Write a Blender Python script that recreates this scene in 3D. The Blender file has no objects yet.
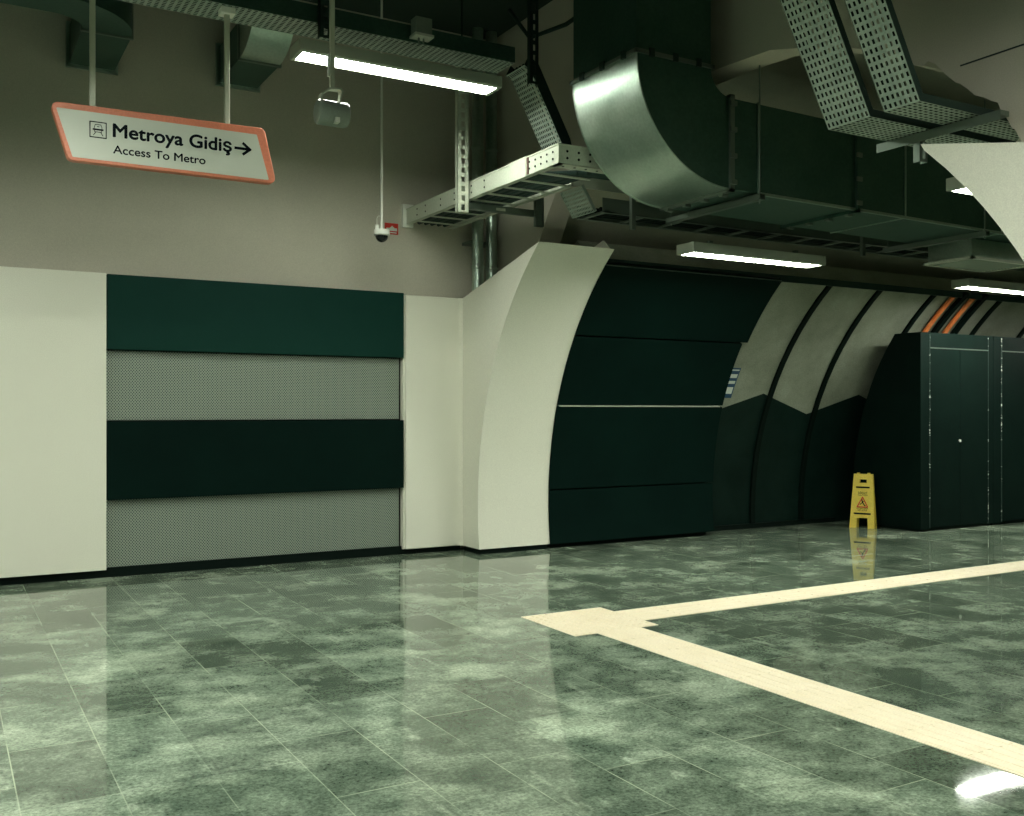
import bpy, bmesh, math, random
from mathutils import Vector, Matrix
R_ = math.radians
random.seed(7)
S = bpy.context.scene
COL = S.collection

# ------------------------------------------------------------------ camera, world, exposure
cd = bpy.data.cameras.new('camera'); cam = bpy.data.objects.new('camera', cd); COL.objects.link(cam)
cam.location = (0, 0, 1.5)
cam.rotation_euler = (R_(90), 0, R_(-30))
cd.sensor_fit = 'HORIZONTAL'; cd.sensor_width = 36; cd.lens = 36*991/1024
cd.shift_y = 3/1024
cd.clip_start = .05; cd.clip_end = 200
S.camera = cam
w = bpy.data.worlds.new('world'); S.world = w; w.use_nodes = True
w.node_tree.nodes['Background'].inputs[0].default_value = (.02, .035, .03, 1)
w.node_tree.nodes['Background'].inputs[1].default_value = .3
S.view_settings.view_transform = 'Standard'; S.view_settings.look = 'None'
S.view_settings.gamma = 1; S.view_settings.use_curve_mapping = False
S.view_settings.exposure = 0.0
LAMP = 68.0          # radiance of the tube diffusers
LAMP_COL = (.96, 1, .87)

# ------------------------------------------------------------------ materials
def mat(name, col, rough=.5, metal=0, spec=.5):
    m = bpy.data.materials.new(name); m.use_nodes = True
    b = m.node_tree.nodes['Principled BSDF']
    b.inputs['Base Color'].default_value = (*col, 1); b.inputs['Roughness'].default_value = rough
    b.inputs['Metallic'].default_value = metal; b.inputs['Specular IOR Level'].default_value = spec
    m['b'] = 1
    return m
def N(m, t, **kw):
    n = m.node_tree.nodes.new(t)
    for k, v in kw.items(): setattr(n, k, v)
    return n
def L(m, a, b): m.node_tree.links.new(a, b)
def bsdf(m): return m.node_tree.nodes['Principled BSDF']
def coords(m, scale=(1,1,1), kind='Object', loc=(0,0,0), rot=(0,0,0)):
    tc = N(m, 'ShaderNodeTexCoord'); mp = N(m, 'ShaderNodeMapping')
    mp.inputs['Scale'].default_value = scale; mp.inputs['Location'].default_value = loc; mp.inputs['Rotation'].default_value = rot
    L(m, tc.outputs[kind], mp.inputs['Vector']); return mp.outputs[0]
def geo_coords(m, scale=(1,1,1), loc=(0,0,0), rot=(0,0,0)):
    g = N(m, 'ShaderNodeNewGeometry'); mp = N(m, 'ShaderNodeMapping')
    mp.inputs['Scale'].default_value = scale; mp.inputs['Location'].default_value = loc; mp.inputs['Rotation'].default_value = rot
    L(m, g.outputs['Position'], mp.inputs['Vector']); return mp.outputs[0]
def noise(m, vec, scale, detail=4, rough=.5, dist=0):
    n = N(m, 'ShaderNodeTexNoise'); n.inputs['Scale'].default_value = scale; n.inputs['Detail'].default_value = detail
    n.inputs['Roughness'].default_value = rough; n.inputs['Distortion'].default_value = dist
    L(m, vec, n.inputs['Vector']); return n.outputs[0]
def ramp(m, fac, stops):
    r = N(m, 'ShaderNodeValToRGB'); e = r.color_ramp.elements
    while len(e) < len(stops): e.new(.5)
    for i, (p, c) in enumerate(stops):
        e[i].position = p; e[i].color = (*c, 1) if isinstance(c, tuple) else (c, c, c, 1)
    L(m, fac, r.inputs[0]); return r.outputs[0]
def mix(m, a, b, fac, mode='MIX'):
    n = N(m, 'ShaderNodeMix', data_type='RGBA', blend_type=mode)
    for v, i in ((fac, 0), (a, 6), (b, 7)):
        if hasattr(v, 'is_output'): L(m, v, n.inputs[i])
        else: n.inputs[i].default_value = v if i == 0 else (*v, 1)
    return n.outputs[2]
def bump(m, h, strength=.2, dist=.01):
    n = N(m, 'ShaderNodeBump'); n.inputs['Strength'].default_value = strength; n.inputs['Distance'].default_value = dist
    L(m, h, n.inputs['Height']); L(m, n.outputs[0], bsdf(m).inputs['Normal'])
def mottled(name, c1, c2, rough, metal=0, scale=3, grain=60, bs=.1, rr=None, spec=.5):
    m = mat(name, c1, rough, metal, spec); v = geo_coords(m)
    n1 = noise(m, v, scale, 5, .6); n2 = noise(m, v, grain, 2)
    c = mix(m, c1, c2, ramp(m, n1, [(.3, 0.), (.7, 1.)]))
    c = mix(m, c, ramp(m, n2, [(.25, .82), (.75, 1.12)]), .6, 'MULTIPLY')
    L(m, c, bsdf(m).inputs['Base Color'])
    if rr: L(m, ramp(m, n1, [(.25, rr[0]), (.75, rr[1])]), bsdf(m).inputs['Roughness'])
    if bs: bump(m, n2, bs, .002)
    return m
M = {}
M['plaster'] = mottled('taupe_plaster', (.49, .47, .385), (.55, .525, .43), .85, scale=1.2, grain=130, bs=.15)
M['concrete'] = mottled('vault_concrete', (.33, .34, .26), (.42, .42, .33), .9, scale=1.5, grain=90, bs=.2)
M['white'] = mottled('white_panel', (.78, .78, .66), (.81, .81, .69), .38, scale=.8, grain=150, bs=0)
M['black'] = mottled('black_panel', (.0012, .0085, .0065), (.002, .012, .009), .65, spec=.05, scale=2, grain=120, bs=.05)
M['green_black'] = mottled('green_black_panel', (.005, .033, .025), (.0065, .038, .029), .6, scale=2, grain=120, bs=.05, spec=.08)
M['kick'] = mat('black_kick', (.002, .007, .005), .6, 0, .1)
M['ceiling'] = mat('ceiling_dark', (.02, .04, .03), .9)
M['dark_wall'] = mat('hall_wall', (.05, .10, .07), .8)
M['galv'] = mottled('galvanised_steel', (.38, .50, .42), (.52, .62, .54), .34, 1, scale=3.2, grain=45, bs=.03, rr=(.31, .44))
M['galv_dark'] = mottled('shaded_duct_steel', (.05, .115, .088), (.08, .15, .118), .45, .8, scale=2.5, grain=40, bs=.03, rr=(.42, .55))  # galvanised steel again, darkened and greened to carry the shade tone
M['pale_metal'] = mottled('pale_painted_steel', (.55, .60, .49), (.62, .66, .55), .4, .25, scale=5, grain=60, bs=.03)
M['strut'] = mat('strut_steel', (.20, .25, .21), .45, .8)
M['strut_dark'] = mat('dark_strut', (.02, .045, .036), .5, .5)
M['tray'] = mottled('perforated_steel', (.30, .38, .32), (.40, .48, .41), .5, .45, scale=7, grain=80, bs=0)
M['orange'] = mottled('orange_frame', (.60, .185, .105), (.66, .21, .12), .4, scale=3, grain=60, bs=0)
M['signface'] = mat('sign_face', (.50, .54, .46), .4)
M['ink'] = mat('sign_ink', (.003, .006, .009), .6, 0, .05)
M['pole'] = mat('pale_pole', (.55, .58, .46), .4)
M['housing'] = mat('lamp_housing', (.42, .47, .38), .45, .2)
M['speaker'] = mottled('speaker_shell', (.15, .19, .15), (.18, .22, .175), .35, scale=6, grain=60, bs=0)
M['camwhite'] = mat('camera_white', (.80, .82, .74), .35)
M['glass'] = mat('smoked_dome', (.003, .005, .006), .05)
M['red'] = mat('red_notice', (.55, .03, .015), .5)
M['blue'] = mat('blue_notice', (.01, .06, .13), .5)
M['noticewhite'] = mat('notice_white', (.62, .68, .62), .5)
M['yellow'] = mottled('yellow_plastic', (.82, .62, .07), (.88, .68, .10), .4, scale=8, grain=60, bs=0)
M['signred'] = mat('warning_red', (.65, .06, .02), .5)
M['tactile'] = mottled('cream_tactile', (.84, .735, .53), (.90, .80, .61), .55, scale=5, grain=110, bs=.05)
M['cabinet'] = mottled('cabinet_black', (.0025, .009, .007), (.004, .013, .010), .5, scale=3, grain=50, bs=.03, spec=.06)
M['cabinet_frame'] = mottled('cabinet_frame', (.0025, .0095, .0075), (.004, .013, .010), .5, scale=4, grain=50, bs=.03, spec=.07)
M['orange_pipe'] = mottled('orange_conduit', (.72, .16, .03), (.85, .30, .10), .5, scale=9, grain=60, bs=0)
M['brick_red'] = mat('rust_bracket', (.12, .06, .045), .6)
# glowing diffuser of the lamps
m = bpy.data.materials.new('lamp_diffuser'); m.use_nodes = True; b = bsdf(m)
b.inputs['Base Color'].default_value = (.8, .8, .8, 1); b.inputs['Emission Color'].default_value = (*LAMP_COL, 1)
b.inputs['Emission Strength'].default_value = LAMP; M['lamp'] = m
# worn metal edge strip: mostly black paint, chipped to bare white
m = mat('chipped_edge', (.02, .04, .03), .5); v = geo_coords(m, (1, 1, 1))
L(m, ramp(m, noise(m, geo_coords(m, (6, 6, 14)), 1.1, 6, .75), [(.57, (.012, .03, .024)), (.60, (.75, .78, .70))]), bsdf(m).inputs['Base Color']); M['chip'] = m
# perforated mesh panel
m = mat('perforated_panel', (.3, .35, .3), .5, .2)
def hexdots(m, s, r0, r1):
    outs = []
    for off in (0, .5):
        g = N(m, 'ShaderNodeNewGeometry'); sp = N(m, 'ShaderNodeSeparateXYZ'); L(m, g.outputs['Position'], sp.inputs[0])
        acc = None
        for ax, sc in ((0, s), (2, s*1.2)):
            a = N(m, 'ShaderNodeMath', operation='MULTIPLY_ADD'); L(m, sp.outputs[ax], a.inputs[0]); a.inputs[1].default_value = 1/sc; a.inputs[2].default_value = off+50
            f = N(m, 'ShaderNodeMath', operation='FRACT'); L(m, a.outputs[0], f.inputs[0])
            q = N(m, 'ShaderNodeMath', operation='SUBTRACT'); L(m, f.outputs[0], q.inputs[0]); q.inputs[1].default_value = .5
            p = N(m, 'ShaderNodeMath', operation='MULTIPLY'); L(m, q.outputs[0], p.inputs[0]); L(m, q.outputs[0], p.inputs[1])
            if acc is None: acc = p
            else:
                z = N(m, 'ShaderNodeMath', operation='ADD'); L(m, acc.outputs[0], z.inputs[0]); L(m, p.outputs[0], z.inputs[1]); acc = z
        outs.append(acc)
    mn = N(m, 'ShaderNodeMath', operation='MINIMUM'); L(m, outs[0].outputs[0], mn.inputs[0]); L(m, outs[1].outputs[0], mn.inputs[1])
    return ramp(m, mn.outputs[0], [(r0, 0.), (r1, 1.)])
d = hexdots(m, .024, .035, .07)
L(m, mix(m, (.012, .04, .03), (.30, .35, .29), d), bsdf(m).inputs['Base Color']); M['mesh'] = m
# floor: grey-green granite slabs with scuffs
m = mat('granite_floor', (.2, .24, .2), .15); b = bsdf(m)
vb = geo_coords(m, loc=(-.26, .74-5.15+.74*10, 0))
sx = N(m, 'ShaderNodeSeparateXYZ'); L(m, vb, sx.inputs[0]); cx = N(m, 'ShaderNodeCombineXYZ')
L(m, sx.outputs[1], cx.inputs[0]); L(m, sx.outputs[0], cx.inputs[1])
br = N(m, 'ShaderNodeTexBrick'); L(m, cx.outputs[0], br.inputs['Vector'])
br.offset = .37; br.offset_frequency = 2; br.inputs['Scale'].default_value = 1
br.inputs['Brick Width'].default_value = .74; br.inputs['Row Height'].default_value = .358
br.inputs['Mortar Size'].default_value = .003; br.inputs['Mortar Smooth'].default_value = .3
br.inputs['Color1'].default_value = (.60, .61, .60, 1); br.inputs['Color2'].default_value = (1.12, 1.12, 1.12, 1); br.inputs['Mortar'].default_value = (1, 1, 1, 1)
v = geo_coords(m); vs = geo_coords(m, (1, 1.15, 1), rot=(0, 0, R_(35)))
n_big = noise(m, vs, 1.3, 6, .66, .1); n_mid = noise(m, vs, 2.4, 8, .72, .15); n_fine = noise(m, v, 55, 3, .75)
c = ramp(m, n_mid, [(.34, (.080, .106, .085)), (.47, (.135, .165, .132)), (.56, (.215, .25, .205)), (.70, (.40, .435, .37))])
c = mix(m, c, (.50, .54, .45), ramp(m, n_big, [(.52, 0.), (.66, .75)]))
n_sc = noise(m, geo_coords(m, (1, .45, 1), rot=(0, 0, R_(60))), 5.2, 4, .6, .3)
c = mix(m, c, (.55, .58, .50), ramp(m, n_sc, [(.62, 0.), (.72, .55)]))
c = mix(m, c, ramp(m, n_fine, [(.32, .5), (.68, 1.5)]), .95, 'MULTIPLY')
c = mix(m, c, br.outputs['Color'], .9, 'MULTIPLY')
jn = N(m, 'ShaderNodeMath', operation='MULTIPLY'); L(m, br.outputs['Fac'], jn.inputs[0]); L(m, ramp(m, noise(m, v, 1.7, 3), [(.42, .05), (.62, .8)]), jn.inputs[1])
c = mix(m, c, (.50, .52, .42), jn.outputs[0])
c = mix(m, c, (.90, 1., .90), 1., 'MULTIPLY')
L(m, c, b.inputs['Base Color'])
L(m, ramp(m, n_mid, [(.3, .02), (.75, .07)]), b.inputs['Roughness'])
bump(m, br.outputs['Fac'], -.12, .002)
M['floor'] = m
# curved lining: light concrete above a zigzag line, near-black paint below
m = mat('mural_lining', (.3, .3, .25), .45, spec=.12); g = N(m, 'ShaderNodeNewGeometry'); sp = N(m, 'ShaderNodeSeparateXYZ'); L(m, g.outputs['Position'], sp.inputs[0])
pp = N(m, 'ShaderNodeMath', operation='SUBTRACT'); L(m, sp.outputs[0], pp.inputs[0]); pp.inputs[1].default_value = 8.06
pg = N(m, 'ShaderNodeMath', operation='PINGPONG'); L(m, pp.outputs[0], pg.inputs[0]); pg.inputs[1].default_value = .86
ln = N(m, 'ShaderNodeMath', operation='MULTIPLY_ADD'); L(m, pg.outputs[0], ln.inputs[0]); ln.inputs[1].default_value = .30; ln.inputs[2].default_value = 1.46
gt = N(m, 'ShaderNodeMath', operation='GREATER_THAN'); L(m, sp.outputs[2], gt.inputs[0]); L(m, ln.outputs[0], gt.inputs[1])
v = geo_coords(m); nn = noise(m, v, 2.2, 6, .65); ng = noise(m, v, 85, 2)
up = mix(m, (.20, .22, .165), (.30, .325, .255), ramp(m, nn, [(.3, 0.), (.7, 1.)]))
lo = mix(m, (.003, .012, .009), (.007, .021, .016), ramp(m, nn, [(.35, 0.), (.7, 1.)]))
c = mix(m, lo, up, gt.outputs[0]); c = mix(m, c, ramp(m, ng, [(.3, .75), (.7, 1.2)]), .7, 'MULTIPLY')
L(m, c, bsdf(m).inputs['Base Color']); bump(m, ng, .12, .002); M['mural'] = m

# ------------------------------------------------------------------ mesh building
class MB:
    def __init__(s): s.v = []; s.f = []
    def add(s, vs, fs):
        o = len(s.v); s.v += [tuple(p) for p in vs]; s.f += [tuple(i+o for i in f) for f in fs]; return s
    def box(s, a, b):
        x0, y0, z0 = a; x1, y1, z1 = b
        return s.add([(x0,y0,z0),(x1,y0,z0),(x1,y1,z0),(x0,y1,z0),(x0,y0,z1),(x1,y0,z1),(x1,y1,z1),(x0,y1,z1)],
                     [(0,3,2,1),(4,5,6,7),(0,1,5,4),(1,2,6,5),(2,3,7,6),(3,0,4,7)])
    def prism(s, poly, d0, d1, axis='x'):
        """poly of (a,b); extruded along axis. x: (y,z); y: (x,z); z: (x,y)"""
        n = len(poly)
        def P(p, d):
            return (d, p[0], p[1]) if axis == 'x' else (p[0], d, p[1]) if axis == 'y' else (p[0], p[1], d)
        vs = [P(p, d0) for p in poly]+[P(p, d1) for p in poly]
        fs = [tuple(range(n)), tuple(range(2*n-1, n-1, -1))]+[(i, i+n, (i+1) % n+n, (i+1) % n) for i in range(n)]
        return s.add(vs, fs)
    def tube(s, pts, r, n=12, cap=True):
        pts = [Vector(p) for p in pts]; rs = r if isinstance(r, (list, tuple)) else [r]*len(pts)
        o = len(s.v); up = None
        for i, p in enumerate(pts):
            d = pts[min(i+1, len(pts)-1)]-pts[max(i-1, 0)]
            if d.length < 1e-6: d = pts[-1]-pts[0]
            d.normalize()
            if up is None:
                up = Vector((0, 0, 1)) if abs(d.z) < .9 else Vector((1, 0, 0))
            a = d.cross(up).normalized(); up = a.cross(d).normalized()
            for k in range(n):
                t = 2*math.pi*k/n; s.v.append(tuple(p+(a*math.cos(t)+up*math.sin(t))*rs[i]))
        for i in range(len(pts)-1):
            for k in range(n):
                s.f.append((o+i*n+k, o+i*n+(k+1) % n, o+(i+1)*n+(k+1) % n, o+(i+1)*n+k))
        if cap:
            s.f.append(tuple(o+k for k in range(n-1, -1, -1))); e = o+(len(pts)-1)*n; s.f.append(tuple(e+k for k in range(n)))
        return s
    def build(s, name, m, parent=None, bevel=0, smooth=False, loc=None, seg=2):
        org = Vector(loc) if loc is not None else (parent_loc(parent) if parent else Vector((0, 0, 0)))
        me = bpy.data.meshes.new(name); me.from_pydata([tuple(Vector(p)-org) for p in s.v], [], s.f); me.validate()
        bm = bmesh.new(); bm.from_mesh(me); bmesh.ops.recalc_face_normals(bm, faces=bm.faces); bm.to_mesh(me); bm.free()
        o = bpy.data.objects.new(name, me); COL.objects.link(o); me.materials.append(M[m] if isinstance(m, str) else m)
        if parent: o.parent = parent
        elif loc is not None: o.location = org
        if smooth:
            for p in me.polygons: p.use_smooth = True
            me.set_sharp_from_angle(angle=R_(35))
        if bevel:
            bv = o.modifiers.new('bevel', 'BEVEL'); bv.width = bevel; bv.segments = seg; bv.limit_method = 'ANGLE'; bv.angle_limit = R_(40)
        return o
def build_each(mb, name, m, parent, **kw):
    """every loose piece of mb becomes a part of its own"""
    par = list(range(len(mb.v)))
    def find(i):
        while par[i] != i: par[i] = par[par[i]]; i = par[i]
        return i
    for f in mb.f:
        for j in f[1:]: par[find(j)] = find(f[0])
    groups = {}
    for f in mb.f: groups.setdefault(find(f[0]), []).append(f)
    res = []
    for fs in groups.values():
        ids = sorted({i for f in fs for i in f}); mp = {i: k for k, i in enumerate(ids)}
        q = MB(); q.v = [mb.v[i] for i in ids]; q.f = [tuple(mp[i] for i in f) for f in fs]
        res.append(q.build(name, m, parent, **kw))
    return res
def parent_loc(p):
    l = Vector((0, 0, 0))
    while p: l += p.location; p = p.parent
    return l
def tag(o, label, cat, group=None):
    o['label'] = label; o['category'] = cat
    if group: o['group'] = group
    return o
def thing(name, loc, label, cat, group=None):
    o = bpy.data.objects.new(name, None); COL.objects.link(o); o.location = loc; o.empty_display_size = .1
    return tag(o, label, cat, group)
def struct(o): o['kind'] = 'structure'; return o
def copy_tree(o, parent=None):
    c = o.copy(); COL.objects.link(c)
    if parent: c.parent = parent
    for ch in list(o.children): copy_tree(ch, c)
    return c

# ------------------------------------------------------------------ tunnel section (axis along x)
CY, CZ, RI = 5.84, .52, 3.31
def czr(r): return .20 if r > 3.5 else CZ        # the outer lining has its own, lower centre
def arc_y(z, r, side=1): return CY+side*math.sqrt(max(r*r-(z-czr(r))**2, 0))
def arc_poly(z0, z1, r, th, side=1, n=14):
    cz = czr(r); a0 = math.asin((z0-cz)/r); a1 = math.asin((z1-cz)/r)
    A = [a0+(a1-a0)*i/n for i in range(n+1)]
    ins = [(CY+side*r*math.cos(a), cz+r*math.sin(a)) for a in A]
    out = [(CY+side*(r+th)*math.cos(a), cz+(r+th)*math.sin(a)) for a in A]
    return ins+out[::-1]

# ------------------------------------------------------------------ setting
struct(MB().box((-6, -5, -.2), (18, 10.5, 0)).build('floor', 'floor'))
struct(MB().box((-6, -5, 5.6), (5.6, 10.5, 5.8)).build('ceiling', 'ceiling'))
struct(MB().box((-6, 9.62, 0), (5.3, 9.85, 5.6)).build('wall_back', 'plaster'))
struct(MB().box((-6.2, -5, 0), (-6, 10.5, 5.6)).build('wall_left', 'dark_wall'))
struct(MB().box((-6, -5.2, 0), (5.6, -5, 5.6)).build('wall_front', 'dark_wall'))
struct(MB().box((18, 1, 0), (18.2, 10.5, 5.6)).build('wall_far_end', 'dark_wall'))
# headwall with the ragged arch opening of the tunnel
edge = [(9.85, 0), (9.70, 1.2), (9.30, 2.3), (8.92, 2.9), (8.60, 3.26), (8.48, 3.45), (8.30, 3.68), (7.9, 3.93), (7.3, 4.10), (6.6, 4.18), (5.9, 4.19), (5.37, 4.16), (4.85, 4.02), (4.45, 3.88)]
rag = []
base = [(4.45, 3.88), (4.20, 3.73), (3.98, 3.62), (3.80, 3.45), (3.57, 3.27), (3.46, 3.08), (3.2, 2.72)]
for i in range(len(base)-1):
    for k in range(5):
        t = (k+random.uniform(-.25, .25))/5 if k else k/5
        y = base[i][0]+(base[i+1][0]-base[i][0])*t; z = base[i][1]+(base[i+1][1]-base[i][1])*t
        rag.append((y+random.uniform(-.012, .012), z+random.uniform(-.018, .03)))
edge = edge[:-1]+rag+[(3.2, 2.72), (2.75, 2.0), (2.35, 1.1), (2.2, 0)]
hv = []; hf = []
for (y, z) in edge:
    # lower contour joins an outer rim: project outward to the wall rectangle
    dy, dz = y-CY, z-0
    k = min(( (10.5-CY)/dy if dy > 1e-6 else 1e9), ((-5-CY)/dy if dy < -1e-6 else 1e9), (5.6/dz if dz > 1e-6 else 1e9))
    hv += [(5.3, y, z), (5.3, CY+dy*k, dz*k)]
mb = MB()
n = len(edge)
mb.v = hv+[(5.55, p[1], p[2]) for p in hv]; o = 2*n
for i in range(n-1):
    a, b_, c_, d_ = 2*i, 2*i+1, 2*i+3, 2*i+2
    mb.f += [(a, b_, c_, d_), (a+o, d_+o, c_+o, b_+o), (a, d_, d_+o, a+o), (b_, b_+o, c_+o, c_)]
mb.f += [(0, o, 1+o, 1), (2*n-2, 2*n-1, 2*n-1+o, 2*n-2+o)]
# corner fillers where the projection turns
struct(mb.build('wall_right', 'plaster'))
struct(MB().box((5.294, 1.5, 3.565), (5.301, 3.80, 3.573)).build('trim_9', 'strut_dark'))
# concrete vault of the tunnel, full arch
RO = 4.0
A = [R_(-8)+R_(196)*i/48 for i in range(49)]
ins = [(CY+RO*math.cos(a), max(CZ+RO*math.sin(a), 0)) for a in A]; out = [(CY+(RO+.2)*math.cos(a), max(CZ+(RO+.2)*math.sin(a), 0)) for a in A]
mb = MB()
for i in range(48):
    q = [ins[i], ins[i+1], out[i+1], out[i]]
    mb.add([(5.5, *p) for p in q]+[(18, *p) for p in q], [(0,1,5,4), (3,7,6,2), (0,3,2,1), (4,5,6,7)])
struct(mb.build('wall_tunnel_vault', 'concrete', smooth=True))
# curved lining with the zigzag mural (far side) and a plain one opposite
struct(MB().prism(arc_poly(0, 3.0, 3.65, .3), 5.6, 17.9).build('wall_tunnel_lining', 'mural', smooth=True))
struct(MB().prism(arc_poly(0, 3.0, 3.65, .3, -1), 5.6, 17.9).build('wall_tunnel_opposite', 'mural', smooth=True))
# dark joints between lining sections
for i, x in enumerate((9.03, 9.90, 10.90, 12.25, 13.3)):
    struct(MB().prism(arc_poly(.0, 3.0, 3.62, .04), x-.035, x+.035).build('trim_%d' % (i+1), 'kick', smooth=True))
# kick along the lining and the cornice rail above it
struct(MB().prism(arc_poly(0, .06, 3.60, .06, n=2), 8.06, 10.5).build('baseboard_tunnel', 'kick'))
mb = MB().box((5.80, arc_y(3.0, 3.65)-.05, 2.995), (17.8, arc_y(3.0, 3.65)+.35, 3.03))
mb.box((8.17, arc_y(3.0, 3.65)-.05, 2.955), (17.8, arc_y(3.0, 3.65)-.03, 2.995)); struct(mb.build('trim_8', 'strut_dark'))

# ------------------------------------------------------------------ wall cladding of the hall
def clad(name, x0, x1, z0, z1, m, label, y=9.5, th=.10, bevel=.004, group=None):
    o = MB().box((x0, y, z0), (x1, y+th, z1)).build(name, m, bevel=bevel, loc=((x0+x1)/2, y+th/2, z0))
    return tag(o, label, 'wall panel', group)
clad('white_wall_panel', -3.6, 1.292, .075, 2.735, 'white', 'large plain white wall panel left of the black and mesh bands, at the photo\'s left edge', th=.12)
clad('black_wall_panel', 1.30, 4.185, 2.055, 2.73, 'green_black', 'dark green-black wall panel, topmost band beside the big white panel')
clad('mesh_wall_panel', 1.30, 4.165, 1.415, 2.05, 'mesh', 'grey perforated mesh panel between the two black bands', y=9.578, th=.035)
clad('black_wall_panel', 1.30, 4.185, .70, 1.405, 'black', 'black wall panel sandwiched between the two grey mesh panels')
clad('mesh_wall_panel', 1.30, 4.165, .085, .695, 'mesh', 'grey perforated mesh panel just above the floor', y=9.578, th=.035)
struct(MB().box((1.28, 9.61, .06), (4.25, 9.62, 2.72)).build('trim_6', 'kick'))
struct(MB().box((-3.6, 9.56, 0), (4.87, 9.62, .085)).build('baseboard_back', 'kick'))
# white portal pillar: flat wing on the wall, side cheek, curved front, far cheek
def portal(side, label, full):
    t = thing('portal_pillar', (5.3, CY+side*3.4, 0), label, 'pillar')
    Y = lambda y: CY+side*(y-CY)+(0 if side > 0 else .09)
    n = 22; ztop = 3.09 if side > 0 else 2.99
    zs = [.055+(ztop-.055)*i/n for i in range(n+1)]
    fr = [(Y(arc_y(z, RI)), z) for z in zs]
    th = .018
    fr2 = [(Y(arc_y(z, RI)+th), z) for z in zs]
    # curved front sheet
    MB().prism(fr+fr2[::-1], 4.886, 5.74).build('curved_face', 'white', t, smooth=True)
    # near cheek, with its slanted top
    ch = fr+([(Y(8.02), 3.03)] if side < 0 else [])+[(Y(9.50), 2.71), (Y(9.50), .055)]
    MB().prism(ch, 4.87, 4.888).build('side_cheek', 'white', t, bevel=0)
    # far cheek with a raised tip that shows above the front sheet
    ch = fr[:-1]+[(Y(7.99), 3.10), (Y(8.10), 3.20), (Y(9.46), 2.80), (Y(9.46), .055)]
    MB().prism(ch, 5.722, 5.74).build('far_cheek', 'white', t)
    if full:
        MB().box((4.205, 9.5, .055), (4.88, 9.6, 2.712)).build('wing_panel', 'white', t, bevel=.012)
        fl = [(4.872, 9.502), (4.812, 9.502)]+[(4.812+.10*math.sin(a_), 9.44+.06*math.cos(a_)) for a_ in [R_(10*q) for q in range(10)]]
        MB().prism(fl, .055, 2.712, 'z').build('corner_cove', 'white', t, smooth=True)
        MB().box((4.187, 9.53, .055), (4.205, 9.6, 2.712)).build('edge_strip', 'white', t)
    MB().prism([(Y(arc_y(.0, RI)+.03), 0), (Y(arc_y(.0, RI)+.03), .06), (Y(9.5), .06), (Y(9.5), 0)], 4.89, 5.72).build('kick_plinth', 'kick', t)
    return t
portal(1, 'tall white curved pillar standing against the wall between the striped panels and black curved panels', True)
portal(-1, 'white curved pillar whose pointed top juts in at the upper right', False)
# black curved panels of the tunnel
struct(MB().prism(arc_poly(0.0, 2.9, RI+.07, .26), 5.78, 8.0).build('trim_7', 'kick', smooth=True))
bands = [(.05, .63, 'lowest band, just above the floor', 'black', 0, 8.08), (.645, 1.545, 'second band up from the floor', 'black', 0, 8.09),
         (1.565, 2.28, 'second band down, its edge beside the blue notice', 'black', .012, 8.10), (2.295, 2.95, 'topmost band, under the hung lamp', 'black', 0, 8.16)]
for z0, z1, lb, mm, dr, x1 in bands:
    pl = arc_poly(z0, z1, RI+dr, .05)
    c0 = (6.9, arc_y(z0, RI), z0)
    tag(MB().prism(pl, 5.75, x1).build('curved_wall_panel', mm, bevel=.003, smooth=True, loc=c0), 'black curved tunnel panel, '+lb, 'wall panel')
tag(MB().prism(arc_poly(1.547, 1.553, RI-.004, .05, n=2), 5.78, 8.05).build('seam_strip', 'pale_metal', loc=(6.9, 8.98, 1.547)), 'thin pale metal strip between middle black curved panels', 'strip')

tag(MB().box((5.76, arc_y(2.95, RI)-.004, 2.951), (8.15, arc_y(2.95, RI)+.02, 2.962)).build('seam_strip', 'strut', loc=(6.9, 8.08, 2.951)), 'thin grey metal strip along the top of the black curved panels', 'strip')

# ------------------------------------------------------------------ tactile paving
def bars(axis, a0, a1, w0, w1, name, label):
    mb = MB()
    if axis == 'y': mb.box((w0, a0, 0), (w1, a1, .004))
    else: mb.box((a0, w0, 0), (a1, w1, .004))
    k = 5; p = (w1-w0)/k
    L_ = .358; nT = int((a1-a0)/L_)+1
    for j in range(nT):
        s0 = a0+j*L_+.006; s1 = min(a0+(j+1)*L_-.006, a1-.003)
        if s1 <= s0: continue
        for i in range(k):
            c = w0+(i+.5)*p; h = .013
            pr = [(c-h-.004, .004), (c-h, .0070), (c+h, .0070), (c+h+.004, .004)]
            if axis == 'y': mb.prism(pr, s0, s1, 'y')
            else: mb.prism(pr, s0, s1, 'x')
    o = mb.build(name, 'tactile', loc=((w0+w1)/2, (a0+a1)/2, 0) if axis == 'y' else ((a0+a1)/2, (w0+w1)/2, 0))
    return tag(o, label, 'tactile paving')
bars('y', -3, 5.50, 3.842, 4.200, 'tactile_strip', 'cream ribbed tactile strip running from the junction towards the lower right corner')
bars('x', 4.36, 17.5, 5.67, 6.028, 'tactile_strip', 'cream ribbed tactile strip running along the tunnel past the black cabinets')
mb = MB().box((3.66, 5.50, 0), (4.36, 6.21, .004))
for i in range(12):
    for j in range(12):
        x = 3.66+.7*(i+.5)/12; y = 5.5+.71*(j+.5)/12
        mb.tube([(x, y, .003), (x, y, .0075), (x, y, .009)], [.016, .013, .006], 8)
tag(mb.build('tactile_pad', 'tactile', loc=(4.01, 5.855, 0)), 'square cream blister tactile pad where the two strips meet', 'tactile paving')

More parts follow.
